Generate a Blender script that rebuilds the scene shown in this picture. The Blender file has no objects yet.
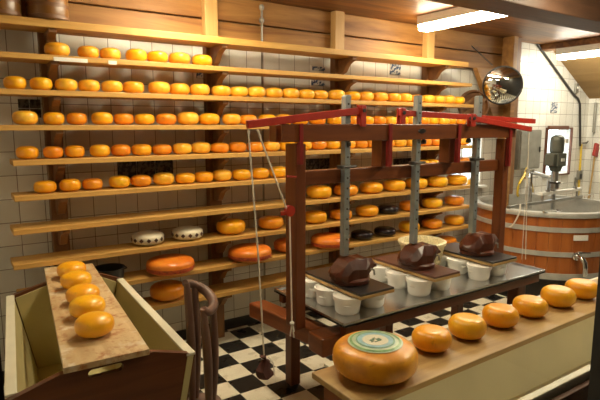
import bpy, bmesh, math, random
from mathutils import Vector, Matrix
random.seed(7)
S = bpy.context.scene
COL = S.collection
PI = math.pi
H = 1.7            # eye height
D = 3.762          # distance to the back wall
F = 512.6256
R = ((0.83233838, 0.08023828, 0.54842925), (-0.55426783, 0.12049301, 0.82357065), (0.0, 0.98946615, -0.14476445))

def ray(x, y):
    c = (x-300.0, 200.0-y, F)
    return [sum(R[i][k]*c[k] for k in range(3)) for i in range(3)]
def onz(x, y, z):
    r = ray(x, y); t = (z-H)/r[2]; return Vector((r[0]*t, r[1]*t, z))
def ony(x, y, Y):
    r = ray(x, y); t = Y/r[1]; return Vector((r[0]*t, Y, H+r[2]*t))

def shx(px, Y, z):
    # X of the point at depth Y and height z seen at image column px
    lo, hi = -2.0, 12.0
    for _ in range(50):
        m_ = (lo+hi)/2; v = (m_, Y, z-H)
        c = [sum(R[i][k]*v[i] for i in range(3)) for k in range(3)]
        if 300+F*c[0]/max(c[2], 1e-6) < px or c[2] <= 0: lo = m_
        else: hi = m_
    return (lo+hi)/2
# ---------------------------------------------------------------- camera
cam = bpy.data.cameras.new('camera'); co = bpy.data.objects.new('camera', cam); COL.objects.link(co)
cam.sensor_width = 36; cam.lens = F/600*36; cam.clip_start = 0.02
m = Matrix(((R[0][0], R[0][1], -R[0][2], 0), (R[1][0], R[1][1], -R[1][2], 0), (R[2][0], R[2][1], -R[2][2], H), (0, 0, 0, 1)))
co.matrix_world = m
S.camera = co
S.view_settings.view_transform = 'Standard'; S.view_settings.look = 'None'
S.view_settings.gamma = 1; S.view_settings.exposure = 0.16
S.view_settings.use_curve_mapping = False

# ---------------------------------------------------------------- materials
def nodes(name):
    mt = bpy.data.materials.new(name); mt.use_nodes = True
    nt = mt.node_tree; b = nt.nodes['Principled BSDF']
    return mt, nt, b
def N(nt, t, **kw):
    n = nt.nodes.new(t)
    for k, v in kw.items(): setattr(n, k, v)
    return n
def ramp(nt, fac, stops):
    r = N(nt, 'ShaderNodeValToRGB'); e = r.color_ramp.elements
    while len(e) < len(stops): e.new(0.5)
    for i, (p, c) in enumerate(stops):
        e[i].position = p; e[i].color = (*c, 1)
    nt.links.new(fac, r.inputs[0]); return r.outputs[0]
def coords(nt, scale=(1, 1, 1), loc=(0, 0, 0), rot=(0, 0, 0)):
    tc = N(nt, 'ShaderNodeTexCoord'); mp = N(nt, 'ShaderNodeMapping')
    mp.inputs['Scale'].default_value = scale; mp.inputs['Location'].default_value = loc; mp.inputs['Rotation'].default_value = rot
    nt.links.new(tc.outputs['Object'], mp.inputs[0]); return mp.outputs[0]
def noise(nt, vec, scale, detail=3, rough=.55, dist=0):
    n = N(nt, 'ShaderNodeTexNoise'); n.inputs['Scale'].default_value = scale
    n.inputs['Detail'].default_value = detail; n.inputs['Roughness'].default_value = rough; n.inputs['Distortion'].default_value = dist
    nt.links.new(vec, n.inputs['Vector']); return n.outputs['Fac']
def bump(nt, b, h, strength=.2, dist=.01):
    bp = N(nt, 'ShaderNodeBump'); bp.inputs['Strength'].default_value = strength; bp.inputs['Distance'].default_value = dist
    nt.links.new(h, bp.inputs['Height']); nt.links.new(bp.outputs[0], b.inputs['Normal'])
def mixc(nt, fac, a, b_, mode='MIX'):
    mx = N(nt, 'ShaderNodeMix', data_type='RGBA', blend_type=mode)
    for sock, v in ((mx.inputs[0], fac), (mx.inputs[6], a), (mx.inputs[7], b_)):
        if hasattr(v, 'is_linked') or hasattr(v, 'links'): nt.links.new(v, sock)
        elif isinstance(v, (int, float)): sock.default_value = v
        else: sock.default_value = (*v, 1)
    return mx.outputs[2]
def plain(name, c, rough=.5, metal=0, spot=.12, scale=12, **kw):
    mt, nt, b = nodes(name)
    f = noise(nt, coords(nt), scale)
    d = tuple(max(0, x*(1-spot)) for x in c); l = tuple(min(1, x*(1+spot)) for x in c)
    nt.links.new(ramp(nt, f, [(.3, d), (.7, l)]), b.inputs['Base Color'])
    b.inputs['Roughness'].default_value = rough; b.inputs['Metallic'].default_value = metal
    for k, v in kw.items(): b.inputs[k.replace('_', ' ')].default_value = v
    return mt
def wood(name, c1, c2, axis=0, rough=.5, grain=9, contrast=(.3, .7), bmp=.12, knots=False, knot_c=(.12, .05, .02), stretch=.08):
    mt, nt, b = nodes(name)
    sc = [1, 1, 1]; sc[axis] = stretch
    v = coords(nt, tuple(sc))
    f = noise(nt, v, grain*2.2, 5, .6, .6)
    col = ramp(nt, f, [(contrast[0], c1), (contrast[1], c2)])
    f2 = noise(nt, coords(nt), 1.7, 2)
    col = mixc(nt, ramp(nt, f2, [(.35, (0, 0, 0)), (.7, (1, 1, 1))]), col, tuple(x*.8 for x in c1))
    mx = nt.nodes[-1]
    f2m = N(nt, 'ShaderNodeMath', operation='MULTIPLY'); f2m.inputs[1].default_value = .45
    nt.links.new(f2, f2m.inputs[0])
    col = mixc(nt, f2m.outputs[0], ramp(nt, f, [(contrast[0], c1), (contrast[1], c2)]), tuple(x*.85 for x in c1))
    if knots:
        sk = [1, 1, 1]; sk[axis] = .45
        vo = N(nt, 'ShaderNodeTexVoronoi'); vo.inputs['Scale'].default_value = 3.1
        nt.links.new(coords(nt, tuple(sk)), vo.inputs['Vector'])
        k = ramp(nt, vo.outputs['Distance'], [(.04, (1, 1, 1)), (.09, (0, 0, 0))])
        col = mixc(nt, k, col, knot_c)
    nt.links.new(col, b.inputs['Base Color'])
    b.inputs['Roughness'].default_value = rough
    bump(nt, b, f, bmp, .004)
    return mt
def tilemat(name, ax):
    mt, nt, b = nodes(name)
    tc = N(nt, 'ShaderNodeTexCoord'); sp = N(nt, 'ShaderNodeSeparateXYZ'); nt.links.new(tc.outputs['Object'], sp.inputs[0])
    def line(sock, off):
        a = N(nt, 'ShaderNodeMath', operation='ADD'); a.inputs[1].default_value = off; nt.links.new(sock, a.inputs[0])
        d = N(nt, 'ShaderNodeMath', operation='DIVIDE'); d.inputs[1].default_value = .153; nt.links.new(a.outputs[0], d.inputs[0])
        f = N(nt, 'ShaderNodeMath', operation='FRACT'); nt.links.new(d.outputs[0], f.inputs[0])
        s = N(nt, 'ShaderNodeMath', operation='SUBTRACT'); s.inputs[1].default_value = .5; nt.links.new(f.outputs[0], s.inputs[0])
        ab = N(nt, 'ShaderNodeMath', operation='ABSOLUTE'); nt.links.new(s.outputs[0], ab.inputs[0])
        fl = N(nt, 'ShaderNodeMath', operation='FLOOR'); nt.links.new(d.outputs[0], fl.inputs[0])
        return ab.outputs[0], fl.outputs[0]
    u, ui = line(sp.outputs[ax], 10*.153); v, vi = line(sp.outputs[2], 0)
    mxx = N(nt, 'ShaderNodeMath', operation='MAXIMUM'); nt.links.new(u, mxx.inputs[0]); nt.links.new(v, mxx.inputs[1])
    g = ramp(nt, mxx.outputs[0], [(.482, (0, 0, 0)), (.490, (1, 1, 1))])
    cb = N(nt, 'ShaderNodeCombineXYZ'); nt.links.new(ui, cb.inputs[0]); nt.links.new(vi, cb.inputs[1])
    wn = N(nt, 'ShaderNodeTexWhiteNoise', noise_dimensions='2D'); nt.links.new(cb.outputs[0], wn.inputs['Vector'])
    tcol = ramp(nt, wn.outputs['Value'], [(0, (.70, .68, .60)), (1, (.84, .82, .75))])
    nt.links.new(mixc(nt, g, tcol, (.20, .155, .11)), b.inputs['Base Color'])
    nt.links.new(ramp(nt, g, [(0, (.28,)*3), (1, (.8,)*3)]), b.inputs['Roughness'])
    inv = N(nt, 'ShaderNodeMath', operation='SUBTRACT'); inv.inputs[0].default_value = 1; nt.links.new(mxx.outputs[0], inv.inputs[1])
    pil = ramp(nt, inv.outputs[0], [(.5, (0, 0, 0)), (.56, (1, 1, 1))])
    bump(nt, b, pil, .3, .004)
    return mt
def floormat():
    mt, nt, b = nodes('checker floor tiles')
    ck = N(nt, 'ShaderNodeTexChecker'); ck.inputs['Scale'].default_value = 1/.19
    v = coords(nt, (1, 1, 0), (-.05, -.10, .05))
    nt.links.new(v, ck.inputs['Vector'])
    ck.inputs['Color1'].default_value = (.016, .014, .013, 1); ck.inputs['Color2'].default_value = (.82, .76, .60, 1)
    f = noise(nt, coords(nt), 9, 4)
    c = mixc(nt, .35, ck.outputs['Color'], ramp(nt, f, [(.3, (.6, .55, .45)), (.7, (1, 1, 1))]), 'MULTIPLY')
    nt.links.new(c, b.inputs['Base Color'])
    nt.links.new(ramp(nt, f, [(.3, (.22,)*3), (.8, (.45,)*3)]), b.inputs['Roughness'])
    return mt
def wax(name, c1, c2, c3, rough=.33, speck=True):
    mt, nt, b = nodes(name)
    f = noise(nt, coords(nt), 9, 4, .6)
    col = ramp(nt, f, [(.3, c1), (.55, c2), (.75, c3)])
    oi = N(nt, 'ShaderNodeObjectInfo')
    rr = ramp(nt, oi.outputs['Random'], [(0, (1.0, .86, .8)), (.5, (1, .95, .95)), (1, (1, 1, 1))])
    col = mixc(nt, 1.0, col, rr, 'MULTIPLY')
    if speck:
        f3 = noise(nt, coords(nt), 45, 3, .6)
        col = mixc(nt, ramp(nt, f3, [(.62, (0, 0, 0)), (.72, (.5, .5, .5))]), col, tuple(x*.55 for x in c1))
    nt.links.new(col, b.inputs['Base Color'])
    b.inputs['Roughness'].default_value = rough
    b.inputs['Subsurface Weight'].default_value = .08; b.inputs['Subsurface Radius'].default_value = (.02, .008, .002)
    b.inputs['Coat Weight'].default_value = .12; b.inputs['Coat Roughness'].default_value = .25
    bump(nt, b, noise(nt, coords(nt), 14, 3), .08, .005)
    return mt
def emis(name, c, s):
    mt, nt, b = nodes(name)
    b.inputs['Base Color'].default_value = (.9, .9, .9, 1)
    b.inputs['Emission Color'].default_value = (*c, 1); b.inputs['Emission Strength'].default_value = s
    return mt

M = {}
M['tile_x'] = tilemat('wall tiles', 0); M['tile_y'] = tilemat('side wall tiles', 1)
M['floor'] = floormat()
M['pine'] = wood('pale pine shelf wood', (.50, .26, .055), (.74, .44, .12), 0, .5, knots=True, knot_c=(.2, .08, .02))
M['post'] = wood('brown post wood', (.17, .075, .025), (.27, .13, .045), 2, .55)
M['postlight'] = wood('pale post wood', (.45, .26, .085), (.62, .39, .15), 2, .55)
M['log'] = wood('timber wall wood', (.19, .075, .015), (.50, .26, .075), 0, .6, 5, contrast=(.3, .66), knots=True)
M['ceil'] = wood('ceiling boards', (.085, .026, .004), (.34, .14, .028), 0, .5, 5, contrast=(.36, .64), knots=True, bmp=.08)
M['ply'] = wood('plywood lining', (.26, .15, .05), (.40, .25, .095), 1, .6, 4)
M['beam'] = wood('dark beam wood', (.06, .028, .014), (.12, .055, .028), 0, .6)
M['cream_front'] = plain('pale cream tub lining', (.84, .80, .62), .4, 0, .05, 4)
M['redwood'] = wood('varnished press wood', (.095, .024, .007), (.21, .062, .015), 0, .35)
M['redwood_z'] = wood('varnished press post wood', (.10, .025, .008), (.21, .058, .015), 2, .35)
M['redwood_y'] = wood('varnished press side wood', (.15, .036, .010), (.29, .085, .022), 1, .35)
M['red'] = plain('red painted iron', (.36, .022, .010), .42)
M['steel'] = plain('brushed steel', (.46, .46, .44), .33, 1)
M['steel_top'] = plain('steel table sheet', (.60, .61, .62), .24, 1, .06, 5)
M['band'] = plain('dull steel band', (.50, .49, .45), .4, .35)
M['strap'] = plain('dark red strap', (.20, .012, .010), .4)
M['rackst'] = plain('grey rack steel', (.30, .34, .35), .4, .6)
M['chrome'] = plain('chrome', (.75, .75, .75), .12, 1)
M['steelgrey'] = plain('grey cabinet steel', (.30, .29, .25), .4, .5)
M['motor'] = plain('dark green grey motor', (.10, .105, .085), .45, .3)
M['tub'] = plain('white plastic', (.90, .89, .83), .4, 0, .04)
M['black'] = plain('black board', (.022, .018, .017), .3)
M['brownboard'] = wood('dark brown board', (.075, .025, .016), (.12, .045, .028), 1, .35)
M['blockwood'] = wood('dark carved wood', (.040, .009, .004), (.115, .026, .009), 0, .3, 12, bmp=.35)
M['cream'] = plain('cream paint', (.56, .48, .22), .45, 0, .08, 4)
M['creamrim'] = plain('pale cream rim', (.70, .66, .50), .45, 0, .06)
M['troughwood'] = wood('dark trough wood', (.10, .030, .010), (.19, .062, .018), 0, .4)
M['barrel'] = wood('vat stave wood', (.30, .080, .016), (.47, .15, .032), 2, .35, 7)
M['rope'] = plain('white rope', (.75, .70, .60), .8)
M['yellow'] = plain('yellow plastic', (.75, .52, .05), .4)
M['blackmetal'] = plain('black pipe', (.03, .028, .025), .4)
M['paper'] = plain('white paper', (.8, .78, .72), .7, 0, .03)
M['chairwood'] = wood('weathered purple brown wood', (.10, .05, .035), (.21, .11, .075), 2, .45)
M['baseboard'] = plain('dark skirting tile', (.03, .025, .02), .3)
M['oldboard'] = None
M['cheese'] = wax('yellow cheese wax', (.78, .38, .02), (.90, .49, .035), (.95, .60, .08))
M['cheese_n'] = wax('golden cheese wax', (.84, .37, .008), (.92, .47, .012), (.95, .56, .03))
M['cheese_o'] = wax('orange cheese wax', (.72, .23, .008), (.84, .31, .012), (.88, .39, .02))
M['cheese_w'] = wax('large orange wheel wax', (.62, .15, .012), (.74, .22, .02), (.80, .30, .035))
M['cheese_b'] = plain('black cheese wax', (.014, .009, .010), .15)
M['cheese_p'] = plain('pale patterned rind', (.66, .60, .44), .4)
M['cheese_big'] = wax('mottled golden rind', (.58, .22, .012), (.86, .38, .016), (.92, .48, .03), .38)
M['print'] = plain('dark print', (.05, .02, .015), .5)
M['wheelband'] = plain('red wheel band', (.40, .06, .02), .4, 0, .6, 60)
M['lgreen'] = plain('green label print', (.22, .40, .16), .35, 0, .35, 50)
M['lblue'] = plain('pale blue label print', (.32, .52, .58), .35, 0, .15, 40)
M['lpale'] = plain('pale green label print', (.52, .62, .42), .35, 0, .15, 40)
M['ldark'] = plain('dark green label figure', (.10, .19, .12), .4)
M['basket'] = plain('cream woven basket', (.68, .60, .36), .6, 0, .25, 70)
M['basketwood'] = wood('old wooden mould', (.12, .048, .016), (.25, .11, .035), 0, .5)
M['potbrown'] = wood('brown wooden tub', (.14, .055, .010), (.34, .16, .035), 2, .3)

def old_board():
    mt, nt, b = nodes('stained old board')
    f = noise(nt, coords(nt, (1, .12, 1)), 14, 5, .65, .5)
    c = ramp(nt, f, [(.3, (.42, .26, .11)), (.7, (.68, .50, .27))])
    g = noise(nt, coords(nt), 22, 5, .7)
    c = mixc(nt, ramp(nt, g, [(.5, (0, 0, 0)), (.68, (1, 1, 1))]), c, (.36, .13, .035))
    g2 = noise(nt, coords(nt, (1, 1, 1), (3, 1, 0)), 9, 4, .6)
    c = mixc(nt, ramp(nt, g2, [(.55, (0, 0, 0)), (.7, (.8, .8, .8))]), c, (.74, .66, .50))
    nt.links.new(c, b.inputs['Base Color']); b.inputs['Roughness'].default_value = .5
    return mt
M['oldboard'] = old_board()
M['frontboard'] = wood('pale front board', (.36, .215, .07), (.62, .42, .165), 0, .5, 8, knots=True, knot_c=(.30, .15, .05))
def delft(name, bg, fg, sc=60):
    mt, nt, b = nodes(name)
    f = noise(nt, coords(nt), sc, 2)
    nt.links.new(ramp(nt, f, [(.47, bg), (.55, fg)]), b.inputs['Base Color']); b.inputs['Roughness'].default_value = .25
    return mt
M['delft'] = delft('blue painted tile', (.62, .62, .58), (.05, .09, .17), 38)
M['delftdark'] = delft('dark painted tile', (.022, .018, .018), (.11, .10, .085), 38)
def glassmat(name, gloss=.04):
    mt = bpy.data.materials.new(name); mt.use_nodes = True; nt = mt.node_tree; nt.nodes.clear()
    o = N(nt, 'ShaderNodeOutputMaterial'); t = N(nt, 'ShaderNodeBsdfTransparent'); g = N(nt, 'ShaderNodeBsdfGlossy')
    g.inputs['Roughness'].default_value = 0.02
    lw = N(nt, 'ShaderNodeLayerWeight'); lw.inputs[0].default_value = .5
    pw = N(nt, 'ShaderNodeMath', operation='POWER'); pw.inputs[1].default_value = 5; nt.links.new(lw.outputs['Facing'], pw.inputs[0])
    ad = N(nt, 'ShaderNodeMath', operation='MULTIPLY_ADD'); ad.inputs[1].default_value = .9; ad.inputs[2].default_value = .02; nt.links.new(pw.outputs[0], ad.inputs[0])
    mx = N(nt, 'ShaderNodeMixShader'); nt.links.new(ad.outputs[0], mx.inputs[0])
    t.inputs[0].default_value = (.97, .98, .97, 1)
    nt.links.new(t.outputs[0], mx.inputs[1]); nt.links.new(g.outputs[0], mx.inputs[2]); nt.links.new(mx.outputs[0], o.inputs[0])
    return mt
M['glass'] = glassmat('window glass')
TUBE = emis('fluorescent diffuser', (1.0, .86, .62), 70.0)
TUBE_COOL = emis('cooler fluorescent diffuser', (1.0, .92, .77), 62.0)
TUBE_DIM = emis('weaker fluorescent diffuser', (1.0, .84, .58), 20.0)
M['mirror'] = plain('mirror glass', (.85, .87, .85), .03, 1, .02)

# ---------------------------------------------------------------- mesh helpers
def box(bm, x0, x1, y0, y1, z0, z1, mat=None):
    vs = [bm.verts.new(p) for p in ((x0, y0, z0), (x1, y0, z0), (x1, y1, z0), (x0, y1, z0), (x0, y0, z1), (x1, y0, z1), (x1, y1, z1), (x0, y1, z1))]
    for f in ((3, 2, 1, 0), (4, 5, 6, 7), (0, 1, 5, 4), (1, 2, 6, 5), (2, 3, 7, 6), (3, 0, 4, 7)):
        bm.faces.new([vs[i] for i in f])
    if mat is not None:
        for v in vs: v.co = mat @ v.co
    return vs
def hexa(bm, bottom, top):
    vs = [bm.verts.new(p) for p in list(bottom)+list(top)]; n = len(bottom)
    bm.faces.new(vs[:n][::-1]); bm.faces.new(vs[n:])
    for i in range(n): bm.faces.new((vs[i], vs[(i+1) % n], vs[n+(i+1) % n], vs[n+i]))
def bar(bm, p, q, w, h, up=Vector((0, 0, 1))):
    p = Vector(p); q = Vector(q); d = (q-p).normalized()
    s = d.cross(up).normalized(); u = s.cross(d)
    c = [(-1, -1), (1, -1), (1, 1), (-1, 1)]
    hexa(bm, [p+s*a*w/2+u*b*h/2 for a, b in c], [q+s*a*w/2+u*b*h/2 for a, b in c])
def lathe(bm, prof, seg=32, c=(0, 0, 0), axis=None):
    rings = []
    for r, z in prof:
        if r < 1e-6: rings.append([bm.verts.new((c[0], c[1], c[2]+z))])
        else: rings.append([bm.verts.new((c[0]+r*math.cos(2*PI*k/seg), c[1]+r*math.sin(2*PI*k/seg), c[2]+z)) for k in range(seg)])
    for a, b in zip(rings, rings[1:]):
        for k in range(seg):
            k2 = (k+1) % seg
            if len(a) == 1 and len(b) == 1: continue
            if len(a) == 1: bm.faces.new((a[0], b[k2], b[k]))
            elif len(b) == 1: bm.faces.new((a[k], a[k2], b[0]))
            else: bm.faces.new((a[k], a[k2], b[k2], b[k]))
    vs = [v for r_ in rings for v in r_]
    if axis is not None:
        for v in vs: v.co = axis @ v.co
    return vs
def tube(bm, pts, r, seg=8):
    pts = [Vector(p) for p in pts]; rings = []
    for i, p in enumerate(pts):
        d = (pts[min(i+1, len(pts)-1)]-pts[max(i-1, 0)]).normalized()
        u = Vector((0, 0, 1)) if abs(d.z) < .9 else Vector((1, 0, 0))
        s = d.cross(u).normalized(); t = s.cross(d)
        rr = r[i] if isinstance(r, (list, tuple)) else r
        rings.append([bm.verts.new(p+(s*math.cos(2*PI*k/seg)+t*math.sin(2*PI*k/seg))*rr) for k in range(seg)])
    for a, b in zip(rings, rings[1:]):
        for k in range(seg): bm.faces.new((a[k], a[(k+1) % seg], b[(k+1) % seg], b[k]))
    bm.faces.new(rings[0][::-1]); bm.faces.new(rings[-1])
def prism(bm, poly, axis, a, b):
    def P(u, v, w):
        return {0: (w, u, v), 1: (u, w, v), 2: (u, v, w)}[axis]
    hexa(bm, [P(u, v, a) for u, v in poly], [P(u, v, b) for u, v in poly])
def smooth_pts(pts, n=6):
    pts = [Vector(p) for p in pts]; out = []
    P = [pts[0]]+pts+[pts[-1]]
    for i in range(1, len(P)-2):
        for k in range(n):
            t = k/n; a, b, c, d = P[i-1], P[i], P[i+1], P[i+2]
            out.append(.5*((2*b)+(c-a)*t+(2*a-5*b+4*c-d)*t*t+(-a+3*b-3*c+d)*t**3))
    out.append(pts[-1]); return out

def obj(name, bm, mat, parent=None, smooth=False, bevel=0, seg=2):
    bmesh.ops.recalc_face_normals(bm, faces=bm.faces)
    me = bpy.data.meshes.new(name)
    if smooth:
        for f in bm.faces: f.smooth = True
    bm.to_mesh(me); bm.free()
    if smooth:
        try: me.set_sharp_from_angle(angle=math.radians(40))
        except Exception: pass
    o = bpy.data.objects.new(name, me); COL.objects.link(o)
    me.materials.append(mat)
    if parent is not None:
        # world-space verts -> parent's local space
        root = parent; off = Vector((0, 0, 0))
        while root is not None: off += root.location; root = root.parent
        me.transform(Matrix.Translation(-off)); o.parent = parent
    if bevel:
        md = o.modifiers.new('bevel', 'BEVEL'); md.width = bevel; md.segments = seg; md.limit_method = 'ANGLE'
    return o
def B(): return bmesh.new()
def tag(o, label, cat, group=None, kind=None):
    if label: o['label'] = label
    if cat: o['category'] = cat
    if group: o['group'] = group
    if kind: o['kind'] = kind
    return o
def thing(name, label, cat, loc=(0, 0, 0), group=None):
    o = bpy.data.objects.new(name, None); COL.objects.link(o); o.location = loc
    o.empty_display_size = .05
    return tag(o, label, cat, group)
def struct(name, bm, mat, parent=None, **k):
    o = obj(name, bm, mat, parent, **k)
    if parent is None: o['kind'] = 'structure'
    return o
def center_origin(o):
    """put a single-mesh thing's origin at its base centre"""
    me = o.data; xs = [v.co for v in me.vertices]
    c = Vector(((min(v.x for v in xs)+max(v.x for v in xs))/2, (min(v.y for v in xs)+max(v.y for v in xs))/2, min(v.z for v in xs)))
    me.transform(Matrix.Translation(-c)); o.location = c; return o
def dup(root, loc, rotz=0):
    r = root.copy(); COL.objects.link(r); r.location = loc; r.rotation_euler = (0, 0, rotz)
    for ch in list(root.children):
        c = ch.copy(); COL.objects.link(c); c.parent = r
        for g in list(ch.children):
            d = g.copy(); COL.objects.link(d); d.parent = c
    return r
ORD = ['first', 'second', 'third', 'fourth', 'fifth', 'sixth', 'seventh', 'eighth', 'ninth', 'tenth', 'eleventh', 'twelfth', 'thirteenth', 'fourteenth',
       'fifteenth', 'sixteenth', 'seventeenth', 'eighteenth', 'nineteenth', 'twentieth', 'twenty-first', 'twenty-second']

# ---------------------------------------------------------------- the room
b = B(); box(b, -.6, 7.4, .54, 3.95, -.1, 0); struct('floor', b, M['floor'])
# back wall with two window holes
def wall_grid(axis_y0, axis_y1, x0, x1, z0, z1, holes):
    bm = B()
    xs = sorted({x0, x1, *[h[0] for h in holes], *[h[1] for h in holes]})
    zs = sorted({z0, z1, *[h[2] for h in holes], *[h[3] for h in holes]})
    for a, c in zip(xs, xs[1:]):
        for e, f in zip(zs, zs[1:]):
            mx, mz = (a+c)/2, (e+f)/2
            if any(h[0] < mx < h[1] and h[2] < mz < h[3] for h in holes): continue
            box(bm, a, c, axis_y0, axis_y1, e, f)
    return bm
W2 = (4.50, 4.99, 1.045, 1.60)
fa = ony(545.5, 125, D); fb = ony(568, 175, D)
W3 = (fa.x+.03, fb.x-.03, fb.z+.03, fa.z-.05)
bm = wall_grid(D, D+.16, -.6, 7.4, 0, 2.75, [W2, W3])
bmesh.ops.remove_doubles(bm, verts=bm.verts, dist=1e-5)
struct('wall_back', bm, M['tile_x'])
b = B(); box(b, -.72, -.6, .4, D+.16, 0, 2.75); struct('wall_left', b, M['tile_y'])
b = B(); box(b, 7.28, 7.4, .54, D, 0, 2.75); struct('wall_right', b, M['tile_y'])
# window wall the photograph was taken through
wl = ony(1, 395, .54).x; wr = ony(593.5, 330, .54).x
bm = wall_grid(.42, .54, -.6, 7.4, 0, 2.75, [(wl-.05, wr+.05, .35, 2.45)])
bmesh.ops.remove_doubles(bm, verts=bm.verts, dist=1e-5)
struct('wall_front', bm, M['blackmetal'])
b = B()
for (a, c, e, f) in ((wl-.05, wl, .35, 2.45), (wr, wr+.05, .35, 2.45), (wl, wr, .35, .40), (wl, wr, 2.40, 2.45)): box(b, a, c, .46, .54, e, f)
w1 = struct('window_1', b, M['blackmetal'])
b = B(); box(b, wl, wr, .497, .503, .40, 2.40); obj('pane', b, M['glass'], w1)
# ceiling: boarded flat part, then the roof slope
b = B(); box(b, -.72, 6.15, .42, D+.16, 2.67, 2.74)
struct('ceiling', b, M['ceil'])
b = B(); prism(b, [(6.10, 2.75), (7.40, 1.985), (7.46, 2.08), (6.16, 2.85)], 1, .42, D+.05)
struct('trim_1', b, M['ply'])          # sloping roof lining
b = B(); box(b, -.6, 6.05, 2.15, 2.42, 2.49, 2.67); struct('trim_2', b, M['beam'], bevel=.008)
b = B(); box(b, 6.02, 6.17, .54, D, 2.60, 2.67); struct('trim_3', b, M['ceil'], bevel=.008)
# ceiling battens
b = B()
box(b, -.6, 6.02, .56, 2.15, 2.655, 2.67); struct('trim_4', b, M['ply'])
# solid timber course above the shelves, in two logs with a crack between
b = B()
box(b, -.6, 5.38, 3.70, D, 2.31, 2.478); box(b, -.6, 5.38, 3.70, D, 2.49, 2.67)
struct('trim_5', b, M['log'], bevel=.006)
b = B(); box(b, -.6, 7.28, D-.012, D, 0, .085); struct('baseboard_back', b, M['baseboard'])
# corner post and brace
b = B(); box(b, 5.20, 5.275, 3.55, 3.70, 0, 2.67); struct('trim_6', b, M['log'], bevel=.006)
b = B(); box(b, 5.285, 5.385, 3.58, 3.70, 0, 2.67); struct('trim_7', b, M['post'], bevel=.006)
b = B(); prism(b, [(4.70, 2.31), (5.20, 2.31), (5.20, 1.60), (5.14, 1.60)], 1, 3.64, 3.70); struct('trim_8', b, M['log'], bevel=.004)

def window(name, W, frame_mat, fw, d0):
    b = B()
    box(b, W[0]-fw, W[0], D-d0, D, W[2]-fw, W[3]+fw); box(b, W[1], W[1]+fw, D-d0, D, W[2]-fw, W[3]+fw)
    box(b, W[0], W[1], D-d0, D, W[3], W[3]+fw); box(b, W[0], W[1], D-d0, D, W[2]-fw, W[2])
    w = struct(name, b, frame_mat)
    return w
w2 = window('window_2', W2, M['paper'], .025, .012)
b = B(); box(b, (W2[0]+W2[1])/2-.012, (W2[0]+W2[1])/2+.012, D+.06, D+.09, W2[2], W2[3]); box(b, W2[0], W2[1], D+.06, D+.09, 1.32, 1.345); obj('glazing_bars', b, M['paper'], w2)
b = B(); box(b, W2[0], W2[1], D+.072, D+.078, W2[2], W2[3]); obj('pane', b, M['glass'], w2)
b = B(); box(b, W2[0]-.03, W2[1]+.03, D-.09, D-.012, W2[2]-.05, W2[2]-.025); obj('sill', b, M['paper'], w2, bevel=.004)
w3 = window('window_3', W3, M['redwood'], .018, .03)
b = B(); box(b, W3[0]-.03, W3[0]+.42, D-.06, D-.03, W3[3]-.01, W3[3]+.04); obj('head_board', b, M['redwood'], w3)
b = B(); box(b, W3[0], W3[1], D+.03, D+.036, W3[2], W3[3]); obj('pane', b, M['glass'], w3)

# unseen box around the camera, added to keep daylight out of the front window
b = B(); box(b, -.72, 3.2, -2.4, .42, -.1, 0); struct('floor_corridor', b, M['post'])
b = B(); box(b, -.84, -.72, -2.4, .42, 0, 2.75); struct('wall_corridor_left', b, M['log'])
b = B(); box(b, 3.2, 3.3, -2.4, .42, 0, 2.75); struct('wall_corridor_right', b, M['log'])
b = B(); box(b, -.84, 3.3, -2.5, -2.4, 0, 2.75); struct('wall_corridor_rear', b, M['log'])
b = B(); box(b, -.84, 3.3, -2.5, .42, 2.75, 2.85); struct('ceiling_corridor', b, M['log'])
# unseen cap added above the dairy so daylight only enters by the windows
b = B(); box(b, -.84, 7.6, .42, D+.3, 2.86, 2.9); struct('roof', b, M['log'])

# ---------------------------------------------------------------- ceiling lights
lights = [(1.34, 2.45, 3.42, 'long fluorescent lamp above the left shelves, its end showing at the top edge'),
          (3.62, 2.46, 3.42, 'long fluorescent lamp on the board ceiling between the dark beam and the shelves'),
          (6.10, 2.55, 3.55, 'long fluorescent lamp under the roof slope above the copper-brown vat'),
          (1.34, .85, 1.95, 'fluorescent lamp over the left trough'),  # this and the next lamp are unseen, added to light the foreground
          (3.52, .85, 1.95, 'fluorescent lamp over the front tub')]
for i, (x, y0, y1, lab) in enumerate(lights):
    zt = 2.67 if y0 > 2 else 2.655
    if i in (0, 1): zt = 2.63
    if i == 2: zt = 2.56
    lab = lab.replace('copper-brown', 'round wooden')
    t = thing('ceiling_light', lab, 'lamp', (x, (y0+y1)/2, zt), 'fluorescent ceiling lamps')
    b = B(); box(b, x-.075, x+.075, y0, y1, zt-.035, [2.67, 2.67, 2.60][i] if i < 3 else zt); obj('housing', b, M['paper'], t, bevel=.004)
    b = B(); prism(b, [(x-.07, zt-.036), (x-.055, zt-.085), (x+.055, zt-.085), (x+.07, zt-.036)], 1, y0+.01, y1-.01); obj('diffuser', b, [TUBE, TUBE, TUBE_COOL, TUBE_DIM, TUBE][i], t)

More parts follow.
